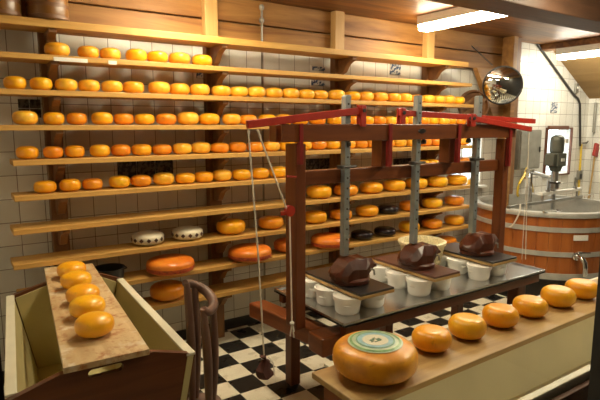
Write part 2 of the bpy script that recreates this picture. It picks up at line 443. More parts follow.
# ---------------------------------------------------------------- shelving
YF, YB = 3.40, 3.625
ZT = [2.31, 2.11, 1.905, 1.70, 1.495, 1.285, 1.085, .875, .665, .455]
XL = [-.3, -.1, -.1, -.1, .262, .255, .235, .222, .24, .24]
XR = [4.26, 4.33, 4.37, 4.38, 4.40, 4.42, 4.42, 4.42, 4.43, 4.43]
TH = .032
NAMES = ['topmost', 'second', 'third', 'fourth', 'fifth', 'sixth', 'seventh', 'eighth', 'ninth', 'lowest']
for i, z in enumerate(ZT):
    th = .045 if i == 0 else TH
    b = B(); prism(b, [(XL[i], YF), (XR[i], YF), (XR[i]-.03, YB), (XL[i], YB)], 2, z-th, z)
    o = obj('shelf_board', b, M['pine'], bevel=.003); center_origin(o)
    nm = {0: 'topmost long pine shelf board under the timber wall', 9: 'lowest long pine shelf board, just above the checkered floor'}.get(i)
    extra = {1: 'carrying seven cheeses at its left', 2: 'full of small yellow cheeses', 3: 'full of small cheeses, level with the red levers', 4: 'full of small cheeses',
             5: 'with small cheeses at its left and right', 6: 'empty at its left half', 7: 'carrying two patterned cheeses', 8: 'carrying the large orange wheels'}
    tag(o, nm or f'{NAMES[i]} pine shelf board from the top, {extra[i]}', 'shelf', 'cheese shelf boards')
PX = [.525, 1.635, 2.83, 3.97]
PL = ['leftmost brown wooden shelf post, in deep shade', 'second brown wooden shelf post from the left, with a pale upper part', 'third wooden shelf post from the left, behind the cheese press', 'rightmost wooden shelf post, below the long lamp']
for j, x in enumerate(PX):
    t = thing('shelf_post', PL[j], 'post', (x, 3.665, 0), 'shelf posts')
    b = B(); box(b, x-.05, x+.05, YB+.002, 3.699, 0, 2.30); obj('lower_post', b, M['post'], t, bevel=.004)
    b = B(); box(b, x-.05, x+.05, YB+.002, 3.699, 2.302, 2.668); obj('upper_post', b, M['postlight'] if j else M['post'], t, bevel=.004)  # upper part in a paler tone, except on the leftmost post
    for i, z in enumerate(ZT):
        zb = z-(.045 if i == 0 else TH)-.001
        if zb < .12: continue
        b = B()
        pr = [(YB+.001, zb-.125), (YB+.001, zb), (YF+.02, zb), (YF+.02, zb-.022), (YF+.06, zb-.035), (YF+.10, zb-.055), (YF+.125, zb-.085), (YF+.15, zb-.115), (YF+.18, zb-.125)]
        prism(b, pr, 0, x-.022, x+.022); obj('bracket', b, M['post'], t, bevel=.002)
# white paper slips on the second shelf edge
for (xa, xb, ya, yb, lab) in ((54, 88, 60, 64, 'long white paper slip on the edge of the second shelf'), (108.5, 117, 65, 68, 'short white paper slip on the edge of the second shelf')):
    p = ony((xa+xb)/2, (ya+yb)/2, YF); wdt = ony(xb, yb, YF).x-ony(xa, ya, YF).x
    b = B(); box(b, p.x-wdt/2, p.x+wdt/2, YF-.003, YF, ZT[1]-.035, ZT[1]-.012)
    o = obj('shelf_label', b, M['paper']); center_origin(o); tag(o, lab, 'label')

# ---------------------------------------------------------------- cheeses
def cheese_profile(r, h, n=10, k=2.6, dip=.0):
    pr = []
    n = 22
    for i in range(n+1):
        a = -PI/2+PI*i/n
        c, s = math.cos(a), math.sin(a)
        rr = r*(abs(c)**(2/k)); zz = h/2+h/2*math.copysign(abs(s)**(2/k), s)
        if i > n/2: zz -= dip*max(0, 1-(rr/(r*.7))**2)
        pr.append((rr, zz))
    pr[0] = (0, 0); pr[-1] = (0, h-dip)
    return pr
def cheese_mesh(r, h, k=2.6, seg=28, dip=0):
    b = B(); lathe(b, cheese_profile(r, h, 12, k, dip), seg); return b
def proto(name, r, h, mat, k=2.6, seg=28, dip=0):
    o = obj(name, cheese_mesh(r, h, k, seg, dip), mat, smooth=True); return o
used = set()
def place(src, loc, label, cat='cheese', group=None, scale=1, mat=None):
    if src.name in used: o = dup(src, loc, random.uniform(0, 6.28))
    else:
        used.add(src.name); o = src; o.location = loc; o.rotation_euler = (0, 0, random.uniform(0, 6.28))
    o.scale = (scale, scale, max(scale, .95)*random.uniform(.95, 1.04))
    if 'group' in o: del o['group']
    tag(o, label, cat, group)
    return o
small = [proto('cheese', .0745, .086, M['cheese'], 2.9), proto('cheese', .0735, .084, M['cheese_n'], 2.9), proto('cheese', .0725, .080, M['cheese_o'], 2.9)]
YC = 3.50
rows = {
 1: [57, 88, 110, 136, 157, 179, 202],
 2: [15, 41, 66, 89.5, 112, 134, 159, 180, 199.5, 221, 239, 256, 273.5, 290, 305.5, 320, 336, 353, 366, 379.5, 392.5, 404.5, 416.5, 427.5, 438, 448.5, 458.5],
 3: [25, 54, 77, 102, 124, 144.5, 166, 188, 209, 231, 248, 267.5, 283.5, 300, 318, 335, 352, 366, 378.5, 390.5, 401.5, 412, 422.5, 432.5, 442, 451, 460],
 4: [27.5, 53, 75, 100, 121, 142, 162.5, 182, 201, 220, 238, 255, 271, 287, 303, 318, 332.5, 348, 361, 373, 386, 399.5, 411.5, 424, 435, 448, 462],
 5: [45, 70, 92.5, 119.5, 141, 164, 185, 204, 222.5, 241, 260, 278, 422, 432, 442, 453, 464],
}
color_pick = {3: [0, 1, 2, 1, 2, 1, 2, 0, 1, 0, 2, 1], 4: [1, 2, 1, 1, 2, 1, 2, 0, 0, 2, 2, 2, 0, 1], 5: [1, 1, 2, 1, 2, 0, 1, 1, 0, 1, 1, 1]}
for i, xs in rows.items():
    n = len(xs); prev = -1
    # evenly keep neighbours apart
    X = [shx(x, YC, ZT[i]+.04) for x in xs]
    for k, x in enumerate(X):
        gap = min([abs(x-X[j]) for j in (k-1, k+1) if 0 <= j < n] or [1])
        c = color_pick.get(i, [0, 1, 0])[k % len(color_pick.get(i, [0, 1, 0]))]
        if i in (1, 2): c = random.choice((0, 0, 1))
        sc = min(random.uniform(.97, 1.03), gap*.985/.149)
        sc = max(sc, .80)*min(1, .90+.10*xs[k]/140)
        tone = ['pale yellow', 'golden', 'orange'][c]
        if k <= n/2: pos = 'leftmost' if k == 0 else f'{ORD[k]} from the left end'
        else: pos = 'rightmost' if k == n-1 else f'{ORD[n-1-k]} from the right end'
        if i == 5 and k >= 12: pos = pos
        place(small[c], (x, YC+random.uniform(-.012, .012), ZT[i]), f'small {tone} cheese, {pos} on the {NAMES[i]} shelf from the top', 'cheese',
              f'small cheeses on the {NAMES[i]} shelf', sc)
mid = [proto('cheese', .108, .105, M['cheese_n'], 3.0), proto('cheese', .108, .100, M['cheese_o'], 3.0)]
row7 = [(319, 0), (346, 0), (371, 0), (394, 0), (416, 0), (437, 0), (456.5, 0)]
for k, (x, c) in enumerate(row7):
    pos = 'leftmost' if k == 0 else ('rightmost' if k == 6 else ORD[k]+' from the left')
    place(mid[k % 2 if k < 3 else 0], (shx(x, 3.51, ZT[6]+.045), 3.51, ZT[6]), f'medium orange cheese, {pos} of the row on the seventh shelf', 'cheese', 'medium cheeses on the seventh shelf', 1.0)
YW = 3.515
# eighth shelf
pat = thing('patterned_cheese', '', 'cheese', (0, 0, 0))
obj('cheese_body', cheese_mesh(.112, .088, 2.9), M['cheese_p'], pat, smooth=True)
b = B()
for k in range(14):
    a = 2*PI*k/14; r = .111
    mt = Matrix.Rotation(a, 4, 'Z') @ Matrix.Translation((r, 0, .043)) @ Matrix.Rotation(PI/4, 4, 'X')
    box(b, -.006, .003, -.011, .011, -.011, .011, mt)
obj('printed_band', b, M['print'], pat)
place(pat, (shx(148, YW, ZT[7]+.045), YW, ZT[7]), 'pale cheese with dark diamonds, left one of the pair on the eighth shelf', 'cheese', 'pale patterned cheeses')
place(pat, (shx(187.5, YW, ZT[7]+.045), YW, ZT[7]), 'pale cheese with dark diamonds, right one of the pair on the eighth shelf', 'cheese', 'pale patterned cheeses')
for k, (x, c, s) in enumerate([(231, 1, 1.03), (271, 1, .95), (315, 1, .95), (341, 1, .92), (367, 1, .98), (409, 1, .9), (432, 1, .95), (454, 1, .93)]):
    pos = ['leftmost, right of the patterned pair', 'second from the left, behind the rope', 'third from the left, just right of the press post', 'fourth from the left, at the first steel rack', 'fifth from the left, beside the black one',
           'sixth from the left, right of the black one', 'seventh from the left', 'rightmost'][k]
    place(mid[1 if k % 2 else 0], (shx(x, YW, ZT[7]+.045), YW, ZT[7]), f'orange cheese on the eighth shelf, {pos}', 'cheese', 'medium orange cheeses on the eighth shelf', s)
blk = proto('black_cheese', .105, .085, M['cheese_b'], 2.8)
place(blk, (shx(388, YW, ZT[7]+.045), YW, ZT[7]), 'shiny black waxed cheese on the eighth shelf', 'cheese')
whl = thing('large_cheese', '', 'cheese', (0, 0, 0))
obj('wheel_body', cheese_mesh(.172, .115, 3.2, 40), M['cheese_w'], whl, smooth=True)
b = B(); lathe(b, [(.1715, .030), (.1735, .036), (.1735, .05), (.1725, .056)], 40); obj('side_band', b, M['wheelband'], whl, smooth=True)
WX = [(170.5, 'leftmost, above the wooden chair back'), (250, 'second from the left, left of the press post'), (330, 'the one partly behind the first steel rack')]
for x, lab in WX:
    place(whl, (shx(x, 3.447, ZT[8]+.045), 3.447, ZT[8]), f'large orange wheel on the ninth shelf, {lab}', 'cheese', 'large orange wheels on the ninth shelf', .97)
w_small = proto('cheese', .12, .11, M['cheese_w'], 2.9)
place(w_small, (shx(288, 3.51, ZT[8]+.045), 3.51, ZT[8]), 'orange wheel mostly hidden by the press post on the ninth shelf', 'cheese')
place(blk, (shx(362, YW, ZT[8]+.045), YW, ZT[8]), 'shiny black waxed cheese on the ninth shelf, left of the two', 'cheese', 'black cheeses on the ninth shelf')
place(blk, (shx(385, YW, ZT[8]+.045), YW, ZT[8]), 'shiny black waxed cheese on the ninth shelf, right of the two', 'cheese', 'black cheeses on the ninth shelf')
for k, x in enumerate((409, 432, 454)):
    place(mid[1 if k % 2 else 0], (shx(x, YW, ZT[8]+.045), YW, ZT[8]), f'orange cheese on the ninth shelf, {["just right of the black pair", "second right of the black pair", "last at the right end"][k]}', 'cheese', 'orange cheeses at the right of the ninth shelf', .95)
place(mid[1], (shx(168, YW, ZT[9]+.045), YW, ZT[9]), 'orange cheese alone on the lowest shelf, behind the wooden chair back', 'cheese', None, 1.18)
place(mid[1], (shx(446, YW, ZT[9]+.045), YW, ZT[9]), 'orange cheese on the lowest shelf beyond the cream basket', 'cheese', None, 1.0)
# black pot at the left on the ninth shelf
p = ony(109, 272, 3.50)
t = thing('black_pot', 'round black pot on the ninth shelf beyond the trough board', 'pot', (p.x, 3.50, ZT[8]))
b = B(); lathe(b, [(0, 0), (.075, 0), (.095, .02), (.10, .085), (.105, .088), (.095, .086), (.09, .03), (0, .02)], 28, (p.x, 3.50, ZT[8])); obj('pot_body', b, M['blackmetal'], t, smooth=True)
b = B(); tube(b, [(p.x+.09+.02*math.sin(a)*1.3, 3.50+.03*math.cos(a), ZT[8]+.07) for a in [PI*q/8 for q in range(9)]], .005); obj('handle', b, M['blackmetal'], t)

# round wooden tubs on the topmost shelf
def shelf_tub(px, r, lab, y):
    p = ony(px, 15, y); c = (p.x, y, ZT[0])
    t = thing('wooden_tub', lab, 'tub', c, 'round tubs on the topmost shelf')
    b = B(); lathe(b, [(0, 0), (r*.94, 0), (r, .03), (r*1.0, .14), (r*.97, .15), (r*.9, .15), (r*.9, .02), (0, .02)], 32, c); obj('tub_body', b, M['potbrown'], t, smooth=True)
    for z in (.008, .075):
        b = B(); lathe(b, [(r*.97, z), (r*1.02, z), (r*1.025, z+.02), (r*1.0, z+.022)], 32, c); obj('hoop', b, M['basketwood'], t, smooth=True)
    b = B(); lathe(b, [(0, .152), (r*1.03, .152), (r*1.05, .165), (r*1.03, .185), (r*.3, .2), (0, .2)], 32, c); obj('lid', b, M['potbrown'], t, smooth=True)
shelf_tub(48, .115, 'round wooden tub with a lid on the topmost shelf, second from the left edge', 3.495)
shelf_tub(0, .11, 'dark round wooden tub on the topmost shelf at the left edge', 3.495)

# painted tiles on the walls
def tile(px0, px1, py0, py1, mat, lab, name='painted_tile', cat='tile', y=D, nt=(1, 1), grp=None):
    a = ony(px0, (py0+py1)/2, y); c = ony(px1, (py0+py1)/2, y)
    z1 = ony((px0+px1)/2, py0, y).z; z0 = ony((px0+px1)/2, py1, y).z
    b = B(); nx, nz = nt
    w = (c.x-a.x)/nx; h = (z1-z0)/nz
    for i in range(nx):
        for j in range(nz): box(b, a.x+i*w+.002, a.x+(i+1)*w-.002, y-.008, y, z0+j*h+.002, z0+(j+1)*h-.002)
    o = obj(name, b, mat, bevel=.002); center_origin(o); tag(o, lab, cat, grp)
tile(196, 209, 70, 79, M['delft'], 'blue painted wall tile below the second shelf near the bracket')
tile(311, 325, 77, 86, M['delft'], 'blue painted wall tile below the second shelf, behind the first steel rack', )
tile(312, 325, 66.5, 71, M['delft'], 'blue painted wall tile just above the second shelf, left of the third post')
tile(389.5, 400.5, 63, 75, M['delft'], 'blue painted wall tile above the second shelf, left of the rightmost post')
tile(550.5, 557, 102, 113, M['delft'], 'blue painted wall tile above the brown framed window')
tile(18, 41, 99, 118, M['delftdark'], 'dark tile picture behind the fourth shelf at the far left', 'tile_picture', 'tile picture', nt=(2, 2))
tile(117, 173, 159, 178, M['delftdark'], 'dark tile picture behind the cheeses of the sixth shelf', 'tile_picture', 'tile picture', nt=(3, 1))

tile(305, 341, 158, 174, M['delftdark'], 'dark tile picture seen through the press frame, left of the first steel rack', 'tile_picture', 'tile picture', nt=(3, 1))
tile(393, 411, 158, 172, M['delftdark'], 'small dark tile picture seen through the press frame at the second steel rack', 'tile_picture', 'tile picture', nt=(2, 1))
# valve rod on the timber wall
p = ony(262, 20, 3.68)
t = thing('wall_pipe', 'thin grey upright pipe with a valve on the timber wall', 'pipe', (p.x, 3.685, .1))
b = B(); tube(b, [(p.x, 3.685, .1), (p.x, 3.685, 2.62)], .008); obj('pipe', b, M['steelgrey'], t, smooth=True)
for z in (2.50, 2.60):
    b = B(); lathe(b, [(0, 0), (.014, 0), (.02, .01), (.02, .03), (.012, .04), (0, .04)], 14, (p.x, 3.685, z)); obj('valve', b, M['steelgrey'], t, smooth=True)

# ---------------------------------------------------------------- cheese press
PRS = thing('cheese_press', 'long red-brown wooden cheese press with red levers, steel racks and a steel-topped table', 'press', (2.5, 2.35, 0))
zt = .65
tl = [(1.60, 2.03), (3.51, 2.03), (3.51, 2.76), (1.60, 2.76)]
b = B(); box(b, 1.635, 3.51, 2.03, 2.76, zt-.02, zt-.006)
for (x0, x1, y0, y1) in ((1.635, 3.51, 2.03, 2.045), (1.635, 3.51, 2.745, 2.76), (1.635, 1.65, 2.045, 2.745), (3.495, 3.51, 2.045, 2.745)): box(b, x0, x1, y0, y1, zt-.02, zt+.004)
obj('table_top', b, M['steel_top'], PRS, bevel=.002)
b = B(); box(b, 1.66, 3.47, 2.05, 2.10, zt-.085, zt-.021); obj('front_apron', b, M['redwood'], PRS, bevel=.004)
b = B(); box(b, 1.66, 3.47, 2.69, 2.74, zt-.085, zt-.021); obj('rear_apron', b, M['redwood'], PRS, bevel=.004)
b = B(); box(b, 3.40, 3.46, 2.101, 2.689, zt-.085, zt-.021); obj('end_apron', b, M['redwood_y'], PRS, bevel=.004)
for x, y, w in ((1.715, 2.66, .036), (2.54, 2.66, .036), (3.33, 2.66, .036), (3.32, 2.13, .045), (1.72, 2.16, .04)):
    b = B(); box(b, x-w, x+w, y-w, y+w, .02, zt-.086)
    lg = obj('leg', b, M['redwood_z'], PRS, bevel=.006)
    b = B(); lathe(b, [(0, 0), (w*1.1, 0), (w*1.15, .02), (w*.9, .03), (0, .03)], 16, (x, y, 0)); obj('foot', b, M['black'], lg)
b = B(); hexa(b, [(1.50, 2.86, .455), (1.62, 2.86, .455), (1.70, 2.26, .455), (1.58, 2.26, .455)], [(1.50, 2.86, .555), (1.62, 2.86, .555), (1.70, 2.26, .555), (1.58, 2.26, .555)])
obj('side_beam', b, M['redwood_y'], PRS, bevel=.012)
b = B(); box(b, 1.545, 1.70, 2.10, 2.24, .455, .565); obj('beam_block', b, M['redwood_y'], PRS, bevel=.01)
def post(x0, x1, z0, z1, y0=2.30, y1=2.41):
    b = B(); box(b, x0, x1, y0, y1, z0, z1); return obj('post', b, M['redwood_z'], PRS, bevel=.005)
post(1.506, 1.571, .556, 1.60); post(3.325, 3.39, .66, 1.60, 2.30, 2.375)
for x0, x1 in ((2.128, 2.183), (2.738, 2.806)):
    b = B(); box(b, x0, x1, 2.31, 2.40, 1.447, 1.609); obj('short_post', b, M['redwood_z'], PRS, bevel=.004)
b = B(); box(b, 1.41, 3.42, 2.28, 2.298, 1.61, 1.705); box(b, 1.41, 3.42, 2.345, 2.42, 1.61, 1.70); obj('top_beam', b, M['redwood'], PRS, bevel=.004)
b = B(); box(b, 1.571, 3.325, 2.345, 2.41, 1.365, 1.446); obj('lower_beam', b, M['redwood'], PRS, bevel=.004)
for x0, x1, z0, z1 in ((1.510, 1.534, 1.49, 1.708), (2.152, 2.179, 1.45, 1.708), (2.775, 2.803, 1.45, 1.708), (3.338, 3.366, 1.40, 1.708)):
    b = B(); box(b, x0, x1, 2.268, 2.279, z0, z1)
    box(b, x0, x1, 2.279, 2.299, z0, 1.609); obj('iron_strap', b, M['strap'], PRS, bevel=.003)
# racks
for k, (px, ztop, zb) in enumerate(((346, 1.868, .935), (417, 1.885, .935), (477, 1.90, .935))):
    x = ony(px, 130, 2.322).x
    b = B()
    w = .0205; x0, x1 = x-w, x+w
    pts = [(x0, zb), (x0, ztop-.01), (x0+.01, ztop), (x1-.01, ztop), (x1, ztop-.01)]
    n = 42
    for q in range(n):
        z = ztop-.015-(ztop-.015-zb)*q/n; pts += [(x1, z), (x1-.006, z-(ztop-zb)/n*.5)]
    pts.append((x1, zb)); prism(b, pts, 1, 2.302, 2.34)
    rk = obj('steel_rack', b, M['rackst'], PRS)
    b = B()
    for q in range(14):
        z = zb+.1+q*(ztop-zb-.15)/13; lathe(b, [(0, 0), (.006, 0), (.006, .002), (0, .002)], 10, (0, 0, 0), Matrix.Translation((x, 2.302, z)) @ Matrix.Rotation(PI/2, 4, 'X'))
    obj('rack_holes', b, M['blackmetal'], rk)
    b = B(); tube(b, [(x-.055, 2.30, 1.462), (x+.06, 2.30, 1.462)], .008); lathe(b, [(0, 0), (.02, 0), (.02, .02), (0, .02)], 14, (x-.05, 2.31, 1.452)); obj('locking_pin', b, M['blackmetal'], PRS)
# levers, with pivots and straps
lev = [((1.205, 1.702), (1.975, 1.785), 2.285, (1.945, 2.30), .040), ((2.285, 1.775), (3.72, 1.728), 2.325, (2.30, 2.33), .036), ((2.885, 1.745), (3.58, 1.668), 2.262, (2.89, 2.262), .036)]
for (x0, z0), (x1, z1), y, (px_, py_), h in lev:
    b = B(); bar(b, (x0, y, z0), (x1, y, z1), .022, h)
    lv = obj('lever', b, M['red'], PRS, bevel=.003)
    zz = z0+(z1-z0)*(px_-x0)/(x1-x0)
    b = B(); box(b, px_-.02, px_+.02, y+.011, y+.022, 1.69, zz+.03); box(b, px_-.02, px_+.02, y-.022, y-.011, 1.69, zz+.03); obj('pivot_bracket', b, M['red'], lv, bevel=.004)
    b = B(); lathe(b, [(0, -.03), (.011, -.03), (.011, .03), (0, .03)], 12, (0, 0, 0), Matrix.Translation((px_, y, zz)) @ Matrix.Rotation(PI/2, 4, 'X')); obj('pivot_bolt', b, M['blackmetal'], lv)
for x in (1.87, 2.49, 2.93):
    b = B(); lathe(b, [(0, 0), (.018, 0), (.018, .02), (.008, .03), (0, .03)], 12, (x, 2.31, 1.58)); obj('bolt', b, M['blackmetal'], PRS)
p = ony(414, 132, 2.28)
b = B(); lathe(b, [(0, 0), (.035, 0), (.03, .006), (0, .006)], 20, (0, 0, 0), Matrix.Translation((2.44, 2.279, 1.663)) @ Matrix.Rotation(PI/2, 4, 'X') @ Matrix.Scale(.45, 4, (0, 1, 0))); obj('maker_plate', b, M['black'], PRS)
# ropes
b = B(); tube(b, [(1.212, 2.285, 1.68), (1.262, 2.285, 1.0), (1.288, 2.285,   .47)], .0045, 6); obj('rope', b, M['rope'], PRS)
b = B(); tube(b, [(1.265, 2.285, 1.675), (1.435, 2.285, 1.26), (1.455, 2.285, 1.22), (1.468, 2.285, .60)], .0045, 6); rp = obj('rope', b, M['rope'], PRS)
b = B()
for q in range(4): bar(b, (1.468, 2.285, .62), (1.468+.014*math.cos(q*1.7), 2.285+.012*math.sin(q*1.7), .56-.01*q), .006, .006)
lathe(b, [(0, 0), (.012, .005), (.014, .015), (0, .03)], 10, (1.468, 2.285, .60)); obj('knot', b, M['rope'], rp)
b = B(); lathe(b, [(0, -.012), (.03, -.010), (.024, 0), (.03, .010), (0, .012)], 20, (0, 0, 0), Matrix.Translation((1.455, 2.285, 1.245)) @ Matrix.Rotation(PI/2, 4, 'X')); box(b, 1.40, 1.46, 2.28, 2.29, 1.225, 1.245); obj('pulley', b, M['red'], PRS)
b = B(); tube(b, [(1.44, 2.29, 1.43), (1.50, 2.29, 1.425)], .006); obj('rope_pin', b, M['red'], PRS)
b = B(); tube(b, [(3.555, 2.262, 1.66), (3.60, 2.27, 1.1), (3.648, 2.28, .655)], .0035, 6); obj('rope', b, M['rope'], PRS)
b = B(); tube(b, [(3.66, 2.325, 1.72), (3.665, 2.325, 1.0), (3.67, 2.325, .64)], .0025, 6); obj('rope', b, M['rope'], PRS)
# hanging weight bag
c = (1.288, 2.285, .34)
t = thing('weight_bag', 'small dark red weight bag tied to the white rope over the checkered floor', 'bag', c)
b = B(); lathe(b, [(0, .012), (.03, .004), (.05, .02), (.040, .055), (.024, .095), (.011, .115), (.02, .132), (0, .13)], 9, c)
for v in b.verts: v.co.x += .010*math.sin(v.co.z*90); v.co.y += .008*math.sin(v.co.z*60+v.co.x*80)
obj('bag_body', b, plain('dark red cloth', (.075, .022, .016), .8), t, smooth=True)
b = B(); tube(b, [(c[0]+.015, c[1]-.02, c[2]+.125), (c[0]+.035, c[1]-.04, c[2]+.09), (c[0]+.03, c[1]-.06, c[2]+.03)], .004); lathe(b, [(.012, 0), (.017, .006), (.012, .012)], 12, (c[0], c[1], c[2]+.11)); obj('cord', b, M['rope'], t)

# press boards and white moulds
def mould_proto():
    t = thing('cheese_mould', '', 'mould', (0, 0, 0))
    b = B(); lathe(b, [(0, 0), (.060, 0), (.070, .012), (.077, .080), (.084, .082), (.085, .104), (.078, .106), (.072, .10), (.066, .014), (0, .012)], 36); obj('mould_body', b, M['tub'], t, smooth=True)
    b = B(); lathe(b, [(0, .090), (.069, .090), (.069, .10), (.012, .101), (0, .091)], 28); obj('follower', b, M['tub'], t, smooth=True)
    b = B(); 
    for s in (-1, 1): tube(b, smooth_pts([(s*.070, -.02, .058), (s*.083, -.012, .060), (s*.086, 0, .061), (s*.083, .012, .060), (s*.070, .02, .058)], 3), .004, 6)
    obj('handles', b, M['tub'], t, smooth=True)
    return t
mp = mould_proto()
zmt = zt-.006
boards = [((1.765, 2.02, 2.055, 2.61), 'black', 'first'), ((2.355, 2.59, 2.055, 2.62), 'brown', 'second'), ((2.945, 3.22, 2.075, 2.62), 'black', 'third')]
cols = ['nearest left', 'near right', 'middle left', 'middle right', 'far left', 'far right']
for (x0, x1, y0, y1), kind, nth in boards:
    cx = (x0+x1)/2; k = 0
    xa, xb = (x0+.005, x1-.055) if nth != 'first' else (1.78, 1.965)
    for yy in (2.185, 2.368, 2.548):
        for x in (xa, xb):
            if k % 2 and k > 1 and False: continue
            p = (xa+.195 if x == xb else x, yy + (0 if x == xa else .01), zmt)
            side = cols[k]; k += 1
            place(mp, p, f'white cheese mould, {side} of six under the {nth} press board from the left', 'mould', 'white moulds on the steel table')
    b = B(); box(b, x0, x1, y0, y1, .752, .770)
    o = thing('press_board', f'{ {"black": "black-topped", "brown": "brown"}[kind] } press board resting on white moulds, {nth} from the left', 'board', (cx, (y0+y1)/2, .752), 'press boards')
    obj('wood_base', b, M['frontboard'], o, bevel=.002)
    b = B(); box(b, x0+.002, x1-.002, y0+.002, y1-.002, .7702, .784); obj('top_sheet', b, M['black'] if kind == 'black' else M['brownboard'], o, bevel=.002)
zbt = .784
# carved press blocks
def block(cx, cy, lab, flip=1, s=1.13):
    t = thing('press_block', lab, 'block', (cx, cy, zbt), 'dark wooden press blocks')
    b = B(); lathe(b, [(0, 0), (.095*s, 0), (.104*s, .006), (.104*s, .026), (.095*s, .034), (0, .036)], 36, (cx-.01, cy, zbt)); obj('base_disc', b, M['blockwood'], t, smooth=True)
    b = B()
    secs = [(-.128, .025, .0, .03), (-.112, .058, 0, .056), (-.085, .078, -.01, .078), (-.055, .082, -.012, .118), (-.01, .080, -.012, .124), (.035, .076, -.01, .120), (.06, .066, .02, .128), (.095, .045, .050, .112), (.122, .034, .058, .086), (.130, .02, .060, .074)]
    rings = []
    for (x, w, lo, hi) in secs:
        x *= s; w *= s
        z0 = zbt+.036+lo*.9; z1 = zbt+.036+hi*.86
        ring = [(-w, z0), (-w*1.02, z0+(z1-z0)*.55), (-w*.62, z1), (w*.62, z1), (w*1.02, z0+(z1-z0)*.55), (w, z0)]
        rings.append([b.verts.new((cx+x*.95, cy+u-.03*max(0, x)/.1, v+.006*math.sin(x*90+u*60))) for u, v in ring])
    for a, c in zip(rings, rings[1:]):
        for k in range(6): b.faces.new((a[k], a[(k+1) % 6], c[(k+1) % 6], c[k]))
    b.faces.new(rings[0][::-1]); b.faces.new(rings[-1])
    o = obj('carved_block', b, M['blockwood'], t, smooth=False, bevel=.006, seg=2)
    b = B(); tube(b, [(cx+.06, cy-.085, zbt+.09), (cx+.09, cy-.10, zbt+.075), (cx+.095, cy-.10, zbt+.045)], .006); obj('iron_ring', b, M['steelgrey'], t)
block(1.885, 2.285, 'dark carved wooden press block under the first steel rack from the left')
block(2.46, 2.30, 'dark carved wooden press block under the second steel rack')
block(3.075, 2.30, 'dark carved wooden press block under the third steel rack, nearest the vat')
# cream basket mould
c = (2.79, 2.57, zmt)
t = thing('basket_mould', 'wide cream basket-like mould with thick rim on the steel table behind the second block', 'basket', c)
b = B(); lathe(b, [(0, 0), (.105, 0), (.122, .02), (.158, .19), (.172, .195), (.175, .215), (.160, .222), (.148, .212), (.114, .025), (0, .018)], 40, c); obj('basket_body', b, M['basket'], t, smooth=True)
b = B()
for k in range(26):
    a = 2*PI*k/26; tube(b, [(c[0]+.122*math.cos(a), c[1]+.122*math.sin(a), c[2]+.02), (c[0]+.158*math.cos(a), c[1]+.158*math.sin(a), c[2]+.19)], .004, 5)
obj('woven_ribs', b, M['basket'], t)

# ---------------------------------------------------------------- left trough
zr = .75
def tp(x, y): 
    a = onz(x, y, zr); return a
FL, FR, NR, NL = Vector((.168, 3.18, zr)), Vector((.784, 3.17, zr)), Vector((.753, 1.93, zr)), Vector((.075, 1.97, zr))
T = thing('milk_trough', 'brown wooden trough lined in cream paint with a board of five cheeses across its top', 'trough', (.44, 2.55, 0))
zb_ = .30; ins = .09
def low(v, k=ins):
    c = Vector((.445, 2.56, 0)); s = Vector((1 if v.x > c.x else -1, 0, 0))
    return Vector((v.x-s.x*k, v.y, zb_))
def side(a, b_, inner, name):
    # a thick flared side wall between two rim corners
    bm = B(); th = Vector((inner*.028, 0, 0))
    la, lb = low(a), low(b_)
    hexa(bm, [la, lb, lb+th, la+th], [a, b_, b_+th, a+th]); o = obj(name, bm, M['cream'], T, bevel=.002)
    bm = B(); u = Vector((0, 0, .012)); e = Vector((inner*.004, 0, 0))
    hexa(bm, [a-e*2, b_-e*2, b_+th+e, a+th+e], [a-e*2+u, b_-e*2+u, b_+th+e+u, a+th+e+u]); obj('rim_cap', bm, M['creamrim'], o, bevel=.003)
side(FL, NL, 1, 'left_side'); side(FR, NR, -1, 'right_side')
def endboard(a, c, y, d, name, slot, matl):
    # peaked end board; the notch of its flat top carries the cheese board
    x0, x1 = a.x, c.x
    pk0, pk1 = (.245, .585) if slot else (.36, .67)
    outline = [(x0+ins, zb_-.02), (x1-ins, zb_-.02), (x1+.006, zr+.004), (pk1, .806), (pk0, .806), (x0-.006, zr+.004)]
    cu = bpy.data.curves.new('tmp', 'CURVE'); cu.dimensions = '2D'; cu.fill_mode = 'BOTH'; cu.extrude = d/2
    def spl(pts):
        s = cu.splines.new('POLY'); s.points.add(len(pts)-1); s.use_cyclic_u = True
        for i, (u, v) in enumerate(pts): s.points[i].co = (u, v, 0, 1)
    spl(outline)
    if slot:
        sx0, sx1, zc, r = .338, .468, .779, .0165
        pts = [(sx1-r+r*math.sin(PI*q/8), zc+r*math.cos(PI*q/8)) for q in range(9)]+[(sx0+r-r*math.sin(PI*q/8), zc-r*math.cos(PI*q/8)) for q in range(9)]
        spl(pts)
    tmp = bpy.data.objects.new('tmp', cu); COL.objects.link(tmp)
    dg = bpy.context.evaluated_depsgraph_get()
    me = bpy.data.meshes.new_from_object(tmp.evaluated_get(dg))
    bm = B(); bm.from_mesh(me); bpy.data.objects.remove(tmp)
    for v in bm.verts: v.co = Vector((v.co.x, y+v.co.z, v.co.y))
    return obj(name, bm, matl, T)
endboard(NL, NR, 1.945, .028, 'near_end_board', True, M['troughwood'])
endboard(FL, FR, 3.185, .028, 'far_end_board', False, M['troughwood'])
b = B(); prism(b, [(FL.x+ins+.03, zb_), (FR.x-ins-.03, zb_), (FR.x-.035, zr-.005), (.665, .79), (.365, .79), (FL.x+.035, zr-.005)], 1, 3.160, 3.170); obj('far_lining', b, M['cream'], T)
b = B(); box(b, .17, .68, 1.95, 3.17, zb_-.02, zb_+.01); obj('bottom', b, M['cream'], T)
for x in (.20, .62):
    for y in (1.98, 3.12):
        b = B(); box(b, x-.03, x+.03, y-.03, y+.03, 0, zb_-.021); obj('leg', b, M['troughwood'], T, bevel=.004)
